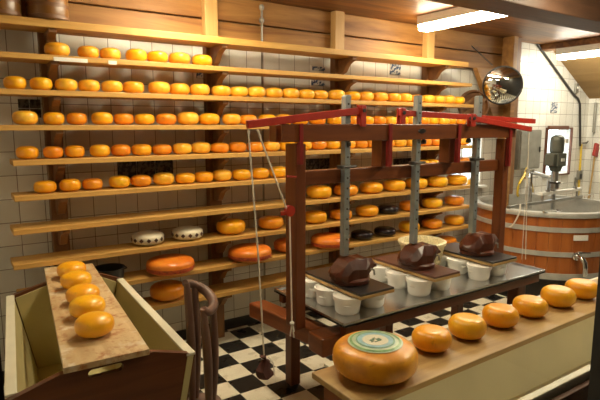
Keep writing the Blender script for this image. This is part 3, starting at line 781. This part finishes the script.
# its board
zb1, zb2 = .8065, .832
o = thing('cheese_board', 'stained wooden board laid lengthwise over the left trough', 'board', (.44, 2.6, zb1))
q = [(.255, 1.925), (.565, 1.912), (.655, 3.36), (.385, 3.42)]
b = B(); prism(b, q, 2, zb1, zb2); obj('board_plank', b, M['oldboard'], o, bevel=.003)
b = B(); prism(b, [(.30, 1.965), (.52, 1.965), (.52, 1.99), (.30, 1.99)], 2, zb1-.012, zb1-.0005); obj('end_cleat', b, M['oldboard'], o)
tc_ = [(.417, 2.17), (.437, 2.41), (.458, 2.62), (.474, 2.88), (.492, 3.11)]
lb = ['nearest the camera', 'second from the near end', 'middle one', 'fourth from the near end', 'farthest, by the shelves']
gold = proto('cheese', .0785, .092, M['cheese_n'], 2.45, 40)
for (x, y), l in zip(tc_, lb):
    place(gold, (x, y, zb2), f'golden round cheese on the board over the left trough, {l}', 'cheese', 'five cheeses on the trough board')

# ---------------------------------------------------------------- front tub and its board
FT = thing('front_tub', 'cream brine tub with white rim in front, under the long board of cheeses', 'tub', (2.2, 1.2, 0))
X0, X1, Y0, Y1, zR, zB = 1.13, 3.6, .932, 1.50, .760, .42
def slab(name, x0, x1, y0, y1, z0, z1, mat, bev=.003):
    b = B(); box(b, x0, x1, y0, y1, z0, z1); return obj(name, b, mat, FT, bevel=bev)
slab('bottom', X0, X1, Y0, Y1, zB-.02, zB, M['cream_front'])
b = B(); hexa(b, [(X0, Y0+.05, zB), (X1, Y0+.05, zB), (X1, Y0+.08, zB), (X0, Y0+.08, zB)], [(X0, Y0, zR), (X1, Y0, zR), (X1, Y0+.025, zR), (X0, Y0+.025, zR)]); obj('near_side', b, M['cream_front'], FT)
b = B(); hexa(b, [(X0, Y1-.17, zB), (X1, Y1-.17, zB), (X1, Y1-.14, zB), (X0, Y1-.14, zB)], [(X0, Y1-.025, zR), (X1, Y1-.025, zR), (X1, Y1, zR), (X0, Y1, zR)]); obj('far_side', b, M['cream_front'], FT)
b = B(); box(b, X0, X0+.025, Y0+.026, Y1-.026, zB, zR-.02); obj('left_end', b, M['cream_front'], FT)
b = B(); box(b, X1-.025, X1, Y0+.026, Y1-.026, zB, zR-.02); obj('right_end', b, M['cream_front'], FT)
slab('near_rim', X0, X1, Y0-.012, Y0+.016, zR+.0005, zR+.014, M['creamrim'])
b = B(); box(b, X0-.0, X1, Y1-.012, Y1+.03, zR+.0005, zR+.014); obj('far_rim', b, M['creamrim'], FT, bevel=.003)
slab('near_panel', X0+.002, X1, Y0-.035, Y0-.013, .12, zR-.02, M['troughwood'])
slab('end_panel', X0-.028, X0-.001, Y0-.01, Y1-.01, .12, zR-.02, M['redwood_y'])
for x in (X0+.05, X1-.05):
    for y in (Y0+.04, Y1-.06):
        b = B(); box(b, x-.03, x+.03, y-.03, y+.03, 0, zB-.021); obj('leg', b, M['troughwood'], FT, bevel=.004)
ZF = .80
o = thing('cheese_board', 'long pale wooden board over the front tub carrying the big labelled cheese', 'board', (2.2, 1.33, ZF-.025))
b = B(); prism(b, [(1.02, 1.17), (3.3, 1.215), (3.3, 1.475), (1.02, 1.455)], 2, ZF-.025, ZF); obj('board_plank', b, M['frontboard'], o, bevel=.004)
big = thing('big_cheese', 'big mottled golden cheese with a round green and blue label on top', 'cheese', (1.212, 1.325, ZF))
b = cheese_mesh(.155, .124, 3.0, 56)
for v in b.verts: v.co += Vector((1.212, 1.325, ZF))
obj('cheese_body', b, M['cheese_big'], big, smooth=True)
zc = ZF+.1245
def disc(name, r0, r1, z, mat):
    b = B(); lathe(b, [(r0, z), (r1, z), (r1, z+.0006), (r0, z+.0006)] if r0 > 0 else [(0, z), (r1, z), (r1, z+.0006), (0, z+.0006)], 56, (1.212, 1.325, 0)); return obj(name, b, mat, big)
b = B(); lathe(b, [(0, zc-.001), (.07, zc-.001), (.098, zc-.0055), (.100, zc-.004), (.07, zc+.0006), (0, zc+.0006)], 56, (1.212, 1.325, 0)); lab_ = obj('paper_label', b, M['lpale'], big, smooth=True)
b = B(); lathe(b, [(.085, zc-.0009), (.093, zc-.0026), (.0935, zc-.0018), (.085, zc+.0002)], 56, (1.212, 1.325, 0)); obj('outer_ring', b, M['lgreen'], lab_)
disc('blue_ring', .048, .072, zc+.0008, M['lblue']).parent = big
disc('green_ring', .066, .0695, zc+.0015, M['lgreen'])
disc('label_centre', 0, .047, zc+.0008, M['creamrim'])
b = B()
for (dx, dy, w, h) in ((-.012, .004, .02, .012), (.012, -.004, .018, .016), (.004, .012, .012, .008), (-.02, -.008, .012, .006), (.0, -.014, .03, .006)):
    box(b, 1.212+dx-w/2, 1.212+dx+w/2, 1.325+dy-h/2, 1.325+dy+h/2, zc+.0015, zc+.0022)
obj('label_figure', b, M['ldark'], big)
front = proto('cheese', .0815, .099, M['cheese_n'], 2.45, 44, .007)
fx = [1.535, 1.755, 1.985, 2.215, 2.455, 2.68]
for k, x in enumerate(fx):
    l = ['first to the right of the big labelled cheese', 'second to the right of the big labelled cheese', 'third to the right of the big labelled cheese', 'fourth to the right of the big labelled cheese', 'second from the window frame at the right', 'cut by the dark window frame at the right'][k]
    place(front, (x, 1.345, ZF), f'golden round cheese on the front board, {l}', 'cheese', 'six cheeses on the front board', .97 if k < 4 else 1.0)

# ---------------------------------------------------------------- the vat
VC = Vector((5.045, 2.99, 0)); VR = .68; VZ = .90; VB = .27
V = thing('cheese_vat', 'large round vat of brown wooden staves with steel bands and steel lining', 'vat', VC)
def vl(name, prof, mat, seg=72, parent=None, smooth=True):
    b = B(); lathe(b, prof, seg, (VC.x, VC.y, 0)); return obj(name, b, mat, parent or V, smooth=smooth)
b = B(); ns = 40
for k in range(ns):
    a0 = 2*PI*(k+.012)/ns; a1 = 2*PI*(k+.988)/ns
    pts = []
    for r in (VR-.03, VR-.004):
        pts.append([(VC.x+r*math.cos(a), VC.y+r*math.sin(a)) for a in (a0, (a0+a1)/2, a1)])
    poly = pts[1]+pts[0][::-1]
    prism(b, poly, 2, VB+.04, VZ-.035)
obj('staves', b, M['barrel'], V)
vl('lining', [(0, VB+.10), (.5, VB+.10), (VR-.05, VB+.13), (VR-.032, VZ-.03), (VR-.032, VZ)], M['band'])
vl('rim', [(VR-.045, VZ-.045), (VR+.012, VZ-.045), (VR+.02, VZ-.02), (VR+.012, VZ), (VR-.045, VZ+.002), (VR-.045, VZ-.045)], M['band'])
for z in (VZ-.18, VZ-.41):
    vl('steel_band', [(VR-.003, z), (VR+.006, z), (VR+.006, z+.045), (VR-.003, z+.045)], M['band'])
vl('base_band', [(VR-.05, VB), (VR+.006, VB), (VR+.006, VB+.06), (VR-.003, VB+.06)], M['band'])
vl('plinth', [(0, 0), (VR-.09, 0), (VR-.09, VB+.02), (0, VB+.02)], M['black'])
# name plate, tap
def on_vat(px, py, extra=0):
    # where the view ray meets the vat's side
    r = ray(px, py); ox, oy = -VC.x, -VC.y; rr = VR+extra
    A = r[0]**2+r[1]**2; Bq = 2*(ox*r[0]+oy*r[1]); Cq = ox*ox+oy*oy-rr*rr
    disc_ = max(0, Bq*Bq-4*A*Cq); t = (-Bq-math.sqrt(disc_))/(2*A)
    return Vector((r[0]*t, r[1]*t, H+r[2]*t))
p = on_vat(581, 238); a = math.atan2(p.y-VC.y, p.x-VC.x)
b = B()
mt = Matrix.Translation((VC.x, VC.y, p.z)) @ Matrix.Rotation(a, 4, 'Z')
for k in range(6):
    a0 = -.10+.2*k/6; a1 = -.10+.2*(k+1)/6
    prism(b, [((VR+r)*math.cos(q), (VR+r)*math.sin(q)) for r, q in ((-.003, a0), (-.003, a1), (.004, a1), (.004, a0))], 2, -.025, .025)
for v in b.verts: v.co = mt @ v.co
obj('name_plate', b, M['paper'], V)
p = on_vat(576, 256); d = Vector((p.x-VC.x, p.y-VC.y, 0)).normalized()
b = B(); tube(b, smooth_pts([p-d*.01, p+d*.06, p+d*.10+Vector((0, 0, .0)), p+d*.125+Vector((.02, -.0, -.03)), p+d*.135+Vector((.03, 0, -.09)), p+d*.135+Vector((.035, 0, -.16))], 4), .022, 14)
lathe(b, [(0, -.01), (.04, -.01), (.04, .015), (.024, .02), (0, .02)], 20, (0, 0, 0), Matrix.Translation(p) @ d.to_track_quat('Z', 'Y').to_matrix().to_4x4())
tp_ = obj('tap', b, M['chrome'], V, smooth=True)
b = B(); s = d.cross(Vector((0, 0, 1)))
tube(b, [p+d*.07+Vector((0, 0, .01)), p+d*.07+Vector((0, 0, .045))], .009); tube(b, [p+d*.07+s*-.09+Vector((0, 0, .045)), p+d*.07+s*.03+Vector((0, 0, .05))], .008); obj('tap_handle', b, M['chrome'], tp_, smooth=True)
# fittings inside/over the vat
zs = 1.045
A0 = ony(524, 186, 2.95); A1 = ony(573, 186, 2.95)
ag = thing('vat_agitator', 'steel stirring gear with grey green motor mounted over the wooden vat', 'machine', (5.25, 2.95, VZ))
b = B(); box(b, 4.375, 5.715, 2.935, 2.965, VZ+.003, VZ+.030); obj('cross_beam', b, M['steel'], ag, bevel=.003)
b = B(); box(b, 4.90, 5.66, 2.92, 2.98, .990, 1.02); obj('cover_plate', b, M['paper'], ag, bevel=.004)
b = B(); box(b, 4.94, 4.96, 2.94, 2.96, VZ+.031, .989); box(b, 5.60, 5.62, 2.94, 2.96, VZ+.031, .989); obj('plate_feet', b, M['steel'], ag)
pm = ony(556, 160, 2.95); mx_ = pm.x; my_ = 2.95
def zpy(py): return ony(556, py, 2.95).z
b = B(); lathe(b, [(0, zpy(188)), (.05, zpy(188)), (.05, zpy(182)), (.036, zpy(181)), (.036, zpy(170)), (0, zpy(170))], 24, (mx_, my_, 0)); obj('shaft', b, M['steel'], ag, smooth=True)
b = B(); lathe(b, [(0, zpy(183)), (.062, zpy(183)), (.062, zpy(181.5)), (0, zpy(181.5))], 24, (mx_, my_, 0)); obj('shaft_collar', b, M['blackmetal'], ag)
b = B(); box(b, mx_-.075, mx_+.075, my_-.07, my_+.07, zpy(166), zpy(153)); lathe(b, [(.05, zpy(171)), (.06, zpy(168)), (.07, zpy(166)), (0, zpy(166))], 20, (mx_, my_, 0)); box(b, mx_-.13, mx_-.075, my_-.05, my_+.05, zpy(165), zpy(154)); obj('gearbox', b, M['motor'], ag, bevel=.008)
b = B(); lathe(b, [(0, zpy(153)), (.058, zpy(153)), (.068, zpy(151)), (.068, zpy(140)), (.06, zpy(137)), (.03, zpy(135)), (0, zpy(135))], 24, (mx_, my_, 0))
for k in range(18):
    a = 2*PI*k/18; bar(b, (mx_+.07*math.cos(a), my_+.07*math.sin(a), zpy(151)), (mx_+.07*math.cos(a), my_+.07*math.sin(a), zpy(141)), .004, .012)
obj('motor', b, M['motor'], ag)
b = B(); box(b, mx_+.01, mx_+.05, my_-.09, my_-.071, zpy(143), zpy(139)); box(b, mx_-.03, mx_+.03, my_-.076, my_-.0705, zpy(161), zpy(158)); obj('motor_labels', b, M['paper'], ag)
b = B(); tube(b, [(mx_, my_, zpy(189)), (mx_, my_, .55)], .02); obj('stirrer_shaft', b, M['steel'], ag)
b = B(); bar(b, (mx_-.3, my_, .60), (mx_+.18, my_, .60), .02, .05); obj('stirrer_arm', b, M['steel'], ag)
for x in (5.02, 5.12, 5.54):
    b = B(); tube(b, [(x, 2.94, 1.0), (x, 2.94, 1.02+.12)], .012); lathe(b, [(0, 0), (.022, 0), (.022, .02), (0, .02)], 14, (x, 2.94, 1.02)); obj('upright', b, M['steel'], ag)
# white board on beam
b = B(); prism(b, [(mx_-.05, 1.021), (mx_+.22, 1.021), (mx_+.24, 1.09), (mx_+.02, 1.07), (mx_-.05, 1.05)], 1, 2.99, 3.0); obj('splash_plate', b, M['paper'], ag)
# racks hanging in the vat
def grid(px0, px1, py0, py1, Y, lab, nm='curd_cutter'):
    a = ony(px0, py0, Y); c = ony(px1, py1, Y)
    t = thing(nm, lab, 'tool', (a.x, Y, c.z))
    b = B(); box(b, a.x, c.x, Y-.006, Y+.006, a.z-.012, a.z); box(b, a.x, c.x, Y-.006, Y+.006, c.z, c.z+.012); obj('frame', b, M['chrome'], t)
    b = B(); n = 7
    for k in range(n):
        x = a.x+(c.x-a.x)*k/(n-1); tube(b, [(x, Y, c.z), (x, Y, a.z)], .004, 5)
    obj('wires', b, M['chrome'], t)
grid(576, 592, 196, 212, 3.15, 'steel wire curd cutter standing in the vat at the right')
p = ony(526, 207, 2.9)
t = thing('vat_ladle', 'small steel handle lying across the left inner rim of the vat', 'tool', (4.6, 2.72, VZ))
b = B(); tube(b, [(4.43, 2.62, VZ+.012), (4.70, 2.66, VZ-.01)], .012); obj('handle', b, M['chrome'], t, smooth=True)
b = B(); lathe(b, [(0, -.03), (.03, -.015), (.045, 0), (.041, 0), (.028, -.012), (0, -.026)], 16, (4.73, 2.665, VZ-.005)); obj('scoop', b, M['chrome'], t, smooth=True)
# pale hose looping left of the vat
b = B(); tube(b, smooth_pts([on_vat(520.5, 204, .03), on_vat(519.5, 212, .04), on_vat(516, 220, .04), on_vat(512, 226, .03), on_vat(509, 227, .025)], 5), .007, 8)
o = obj('hose', b, M['rope'], smooth=True); center_origin(o); tag(o, 'short pale hose looped against the left side of the vat', 'hose')
# small chrome pipe work between cabinet and motor
t = thing('vat_pipework', 'chrome pipes with valves over the left of the vat, below the grey cabinet', 'pipe', (5.05, 3.2, VZ))
P1 = ony(531, 172, 3.15); P2 = ony(531, 192, 3.15); P3 = ony(549, 177, 3.15); P4 = ony(525, 178, 3.15)
b = B(); tube(b, [P1, (P2.x, 3.15, VZ-.08)], .018); obj('riser', b, M['chrome'], t, smooth=True)
b = B(); tube(b, [ony(527, 171, 3.15), P3], .02); obj('arm', b, M['chrome'], t, smooth=True)
b = B(); tube(b, [P4, ony(537, 177, 3.15)], .012); obj('cross_pipe', b, M['chrome'], t, smooth=True)
b = B(); lathe(b, [(0, 0), (.035, 0), (.035, .03), (0, .03)], 16, tuple(P1)); obj('valve', b, M['steelgrey'], t)
# ---------------------------------------------------------------- things on the right wall
a = ony(521, 130, 3.60); c = ony(543, 168, 3.60)
t = thing('control_cabinet', 'grey steel control cabinet on the tiled wall behind the press', 'cabinet', (a.x, 3.68, c.z))
xl = a.x-.01; xr = c.x-.08
b = B(); box(b, xl, xr, 3.60, 3.755, c.z, a.z); obj('cabinet_body', b, M['steelgrey'], t, bevel=.006)
b = B(); box(b, xl+.015, xr-.015, 3.588, 3.599, c.z+.015, a.z-.015); dd = obj('door', b, M['steelgrey'], t, bevel=.004)
b = B(); box(b, xr-.05, xr-.03, 3.578, 3.5875, (a.z+c.z)/2-.03, (a.z+c.z)/2+.03); obj('latch', b, M['blackmetal'], dd)
b = B(); tube(b, smooth_pts([ony(527, 168, 3.55), ony(524, 176, 3.5), ony(519, 184, 3.48), ony(517.5, 193, 3.5), ony(518, 196, 3.52)], 5), .014, 8)
o = obj('hose', b, M['yellow'], smooth=True); center_origin(o); tag(o, 'yellow hose hanging below the grey cabinet beside the press post', 'hose')
b = B(); tube(b, smooth_pts([ony(527, 170, 3.58), ony(529, 177, 3.56), ony(532, 184, 3.56), ony(533, 192, 3.6)], 5), .010, 8)
o = obj('hose', b, M['yellow'], smooth=True); center_origin(o); tag(o, 'thin yellow hose below the grey cabinet, nearer the chrome pipes', 'hose')
# conduit
b = B(); tube(b, [ony(534.5, 40, D-.02), ony(574, 95, D-.02), ony(578, 98.5, D-.02), ony(580, 104, D-.02), ony(580.3, 146, D-.02)], .014, 8)
o = obj('conduit_pipe', b, M['blackmetal'], smooth=True); center_origin(o); tag(o, 'thin black pipe running down the roof slope and the tiled wall', 'pipe')
p = ony(575.5, 88, D)
t = thing('wall_switch', 'small grey switch box beside the black pipe on the tiled wall', 'switch', (p.x, D-.015, p.z-.05))
b = B(); box(b, p.x-.035, p.x+.03, D-.03, D, p.z-.07, p.z+.06); obj('switch_box', b, M['steelgrey'], t, bevel=.005)
b = B(); lathe(b, [(0, 0), (.018, 0), (.015, .012), (0, .012)], 14, (0, 0, 0), Matrix.Translation((p.x, D-.03, p.z)) @ Matrix.Rotation(PI/2, 4, 'X')); obj('knob', b, M['paper'], t)
p = ony(578, 175, D)
t = thing('wall_socket', 'dark grey socket box low on the tiled wall beside the yellow broom stick', 'socket', (p.x, D-.02, p.z-.06))
b = B(); box(b, p.x-.04, p.x+.04, D-.04, D, p.z-.065, p.z+.065); obj('socket_box', b, M['steelgrey'], t, bevel=.005)
b = B(); box(b, p.x-.028, p.x+.028, D-.046, D-.0405, p.z-.05, p.z+.02); obj('flap', b, M['blackmetal'], t, bevel=.003)
# broom with yellow stick
pt = ony(581.5, 144, D-.016); pb = ony(578.5, 200, D-.016)
t = thing('broom', 'yellow-handled broom hanging on the tiled wall right of the motor', 'broom', (pb.x, D-.05, pb.z))
b = B(); tube(b, [pt, pb+Vector((0, 0, -.5))], .014); obj('stick', b, M['yellow'], t, smooth=True)
q_ = pb+Vector((0, 0, -.5))
b = B(); box(b, q_.x-.16, q_.x+.16, D-.05, D, q_.z-.04, q_.z); obj('head', b, M['yellow'], t, bevel=.006)
b = B()
for k in range(16): box(b, q_.x-.155+k*.02, q_.x-.14+k*.02, D-.045, D-.005, q_.z-.12, q_.z-.041)
obj('bristles', b, M['rope'], t)
p = ony(584, 143, D-.02)
t = thing('wall_hook', 'small black tap hook on the wall at the top of the yellow stick', 'hook', (p.x, D, p.z))
b = B(); tube(b, [(p.x, D, p.z), (p.x, D-.06, p.z), (p.x+.0, D-.075, p.z+.03)], .008); tube(b, [(p.x-.03, D-.04, p.z+.0), (p.x+.05, D-.04, p.z+.01)], .008); obj('hook_body', b, M['blackmetal'], t)
p = ony(596, 150, 3.6)
t = thing('squeegee', 'red-headed brush on a pale stick hanging at the right wall', 'brush', (p.x, 3.6, .7))
b = B(); mt = Matrix.Translation(p) @ Matrix.Rotation(.25, 4, 'Y'); box(b, -.05, .05, -.02, .02, -.09, .09, mt); obj('red_head', b, M['red'], t, bevel=.012)
b = B(); tube(b, [p+Vector((-.02, 0, -.085)), p+Vector((-.10, 0, -.8))], .012); obj('stick', b, M['frontboard'], t, smooth=True)
b = B(); p = ony(597, 90, 3.65); tube(b, [(p.x, 3.65, 2.0), (p.x, 3.65, 1.60)], .018)
o = obj('wall_pipe', b, M['steelgrey'], smooth=True); center_origin(o); tag(o, 'grey upright pipe above the red brush at the right edge', 'pipe')
# round mirror on the post
pm = ony(502.5, 85.5, 3.42)
t = thing('round_mirror', 'round convex mirror with a black rim hanging on the wooden corner post', 'mirror', pm)
rm = .20
rot = Matrix.Translation(pm) @ Matrix.Rotation(math.radians(-48), 4, 'Z') @ Matrix.Rotation(math.radians(8), 4, 'X') @ Matrix.Rotation(PI/2, 4, 'X')
b = B(); lathe(b, [(0, .05), (.05, .047), (.10, .037), (.15, .022), (rm-.01, .004), (rm-.01, -.005), (0, -.005)], 48, (0, 0, 0), rot); obj('mirror_glass', b, M['mirror'], t, smooth=True)
b = B(); lathe(b, [(rm-.012, -.01), (rm+.003, -.01), (rm+.003, .008), (rm-.010, .010), (rm-.012, -.01)], 48, (0, 0, 0), rot); obj('rim', b, M['black'], t)
b = B(); tube(b, [pm+Vector((.1, .03, 0)), pm+Vector((.22, .12, .0))], .012); tube(b, [pm+Vector((-.16, .02, .2)), pm+Vector((-.20, .26, .42))], .006); obj('bracket', b, M['blackmetal'], t)
# old round wooden mould on the wall by the shelf ends
p = ony(474.5, 106, 3.66)
t = thing('wooden_mould', 'old round brown wooden mould hanging tilted on the white tiles at the shelf ends', 'mould', p)
rot = Matrix.Translation(p+Vector((0, .02, 0))) @ Matrix.Rotation(math.radians(-22), 4, 'Z') @ Matrix.Rotation(math.radians(-35), 4, 'Y') @ Matrix.Rotation(PI/2-.1, 4, 'X')
b = B(); lathe(b, [(0, -.03), (.15, -.03), (.175, 0), (.17, .045), (.15, .05), (.14, .015), (0, .01)], 36, (0, 0, 0), rot)
for v in b.verts: pass
obj('mould_body', b, M['basketwood'], t, smooth=True)
b = B(); box(b, -.16, .16, -.05, -.01, .0, .05, rot @ Matrix.Translation((0, .02, .0))); box(b, -.15, .15, .05, .08, .0, .04, rot); obj('cross_slats', b, M['post'], t, bevel=.006)
# jars on the window sill
for k, (px, c_, lab) in enumerate(((461, 'lblue', 'small blue jar on the window sill behind the press'), (470, 'cheese_n', 'small orange jar on the window sill behind the press'))):
    p = ony(px, 175, D-.05); z = W2[2]-.025
    t = thing('jar', lab, 'jar', (p.x, D-.05, z))
    b = B(); lathe(b, [(0, 0), (.025, 0), (.028, .01), (.028, .06), (.018, .075), (0, .075)], 20, (p.x, D-.05, z)); obj('jar_body', b, M[c_], t, smooth=True)
    b = B(); lathe(b, [(0, .0755), (.02, .0755), (.02, .09), (0, .09)], 20, (p.x, D-.05, z)); obj('lid', b, M['paper'], t)

# ---------------------------------------------------------------- chair reflected in the window glass, built solid right of the trough
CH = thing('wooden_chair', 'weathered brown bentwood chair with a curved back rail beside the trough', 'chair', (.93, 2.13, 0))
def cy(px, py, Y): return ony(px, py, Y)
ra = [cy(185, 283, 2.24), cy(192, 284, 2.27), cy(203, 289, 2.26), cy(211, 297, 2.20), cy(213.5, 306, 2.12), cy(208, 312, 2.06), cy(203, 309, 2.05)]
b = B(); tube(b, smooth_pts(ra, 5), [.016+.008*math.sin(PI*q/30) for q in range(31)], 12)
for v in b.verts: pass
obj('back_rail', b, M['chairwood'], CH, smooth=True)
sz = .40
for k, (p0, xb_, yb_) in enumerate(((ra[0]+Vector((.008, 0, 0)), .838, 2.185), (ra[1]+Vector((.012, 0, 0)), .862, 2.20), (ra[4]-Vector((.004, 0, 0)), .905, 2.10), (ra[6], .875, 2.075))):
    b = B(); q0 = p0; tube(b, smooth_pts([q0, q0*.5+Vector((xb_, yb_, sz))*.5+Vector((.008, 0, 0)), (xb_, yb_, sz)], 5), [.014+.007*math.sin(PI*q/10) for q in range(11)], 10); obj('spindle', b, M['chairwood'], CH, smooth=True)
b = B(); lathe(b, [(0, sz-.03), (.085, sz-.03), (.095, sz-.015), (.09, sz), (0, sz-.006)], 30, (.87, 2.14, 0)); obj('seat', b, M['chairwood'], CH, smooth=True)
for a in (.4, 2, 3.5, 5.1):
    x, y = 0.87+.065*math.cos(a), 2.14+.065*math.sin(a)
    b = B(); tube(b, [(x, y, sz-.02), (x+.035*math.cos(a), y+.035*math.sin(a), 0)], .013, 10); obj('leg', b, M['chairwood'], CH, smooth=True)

# ---------------------------------------------------------------- daylight outside
w = bpy.data.worlds.new('world'); S.world = w; w.use_nodes = True
bg = w.node_tree.nodes['Background']; bg.inputs[0].default_value = (.85, .93, 1, 1); bg.inputs[1].default_value = 4.0
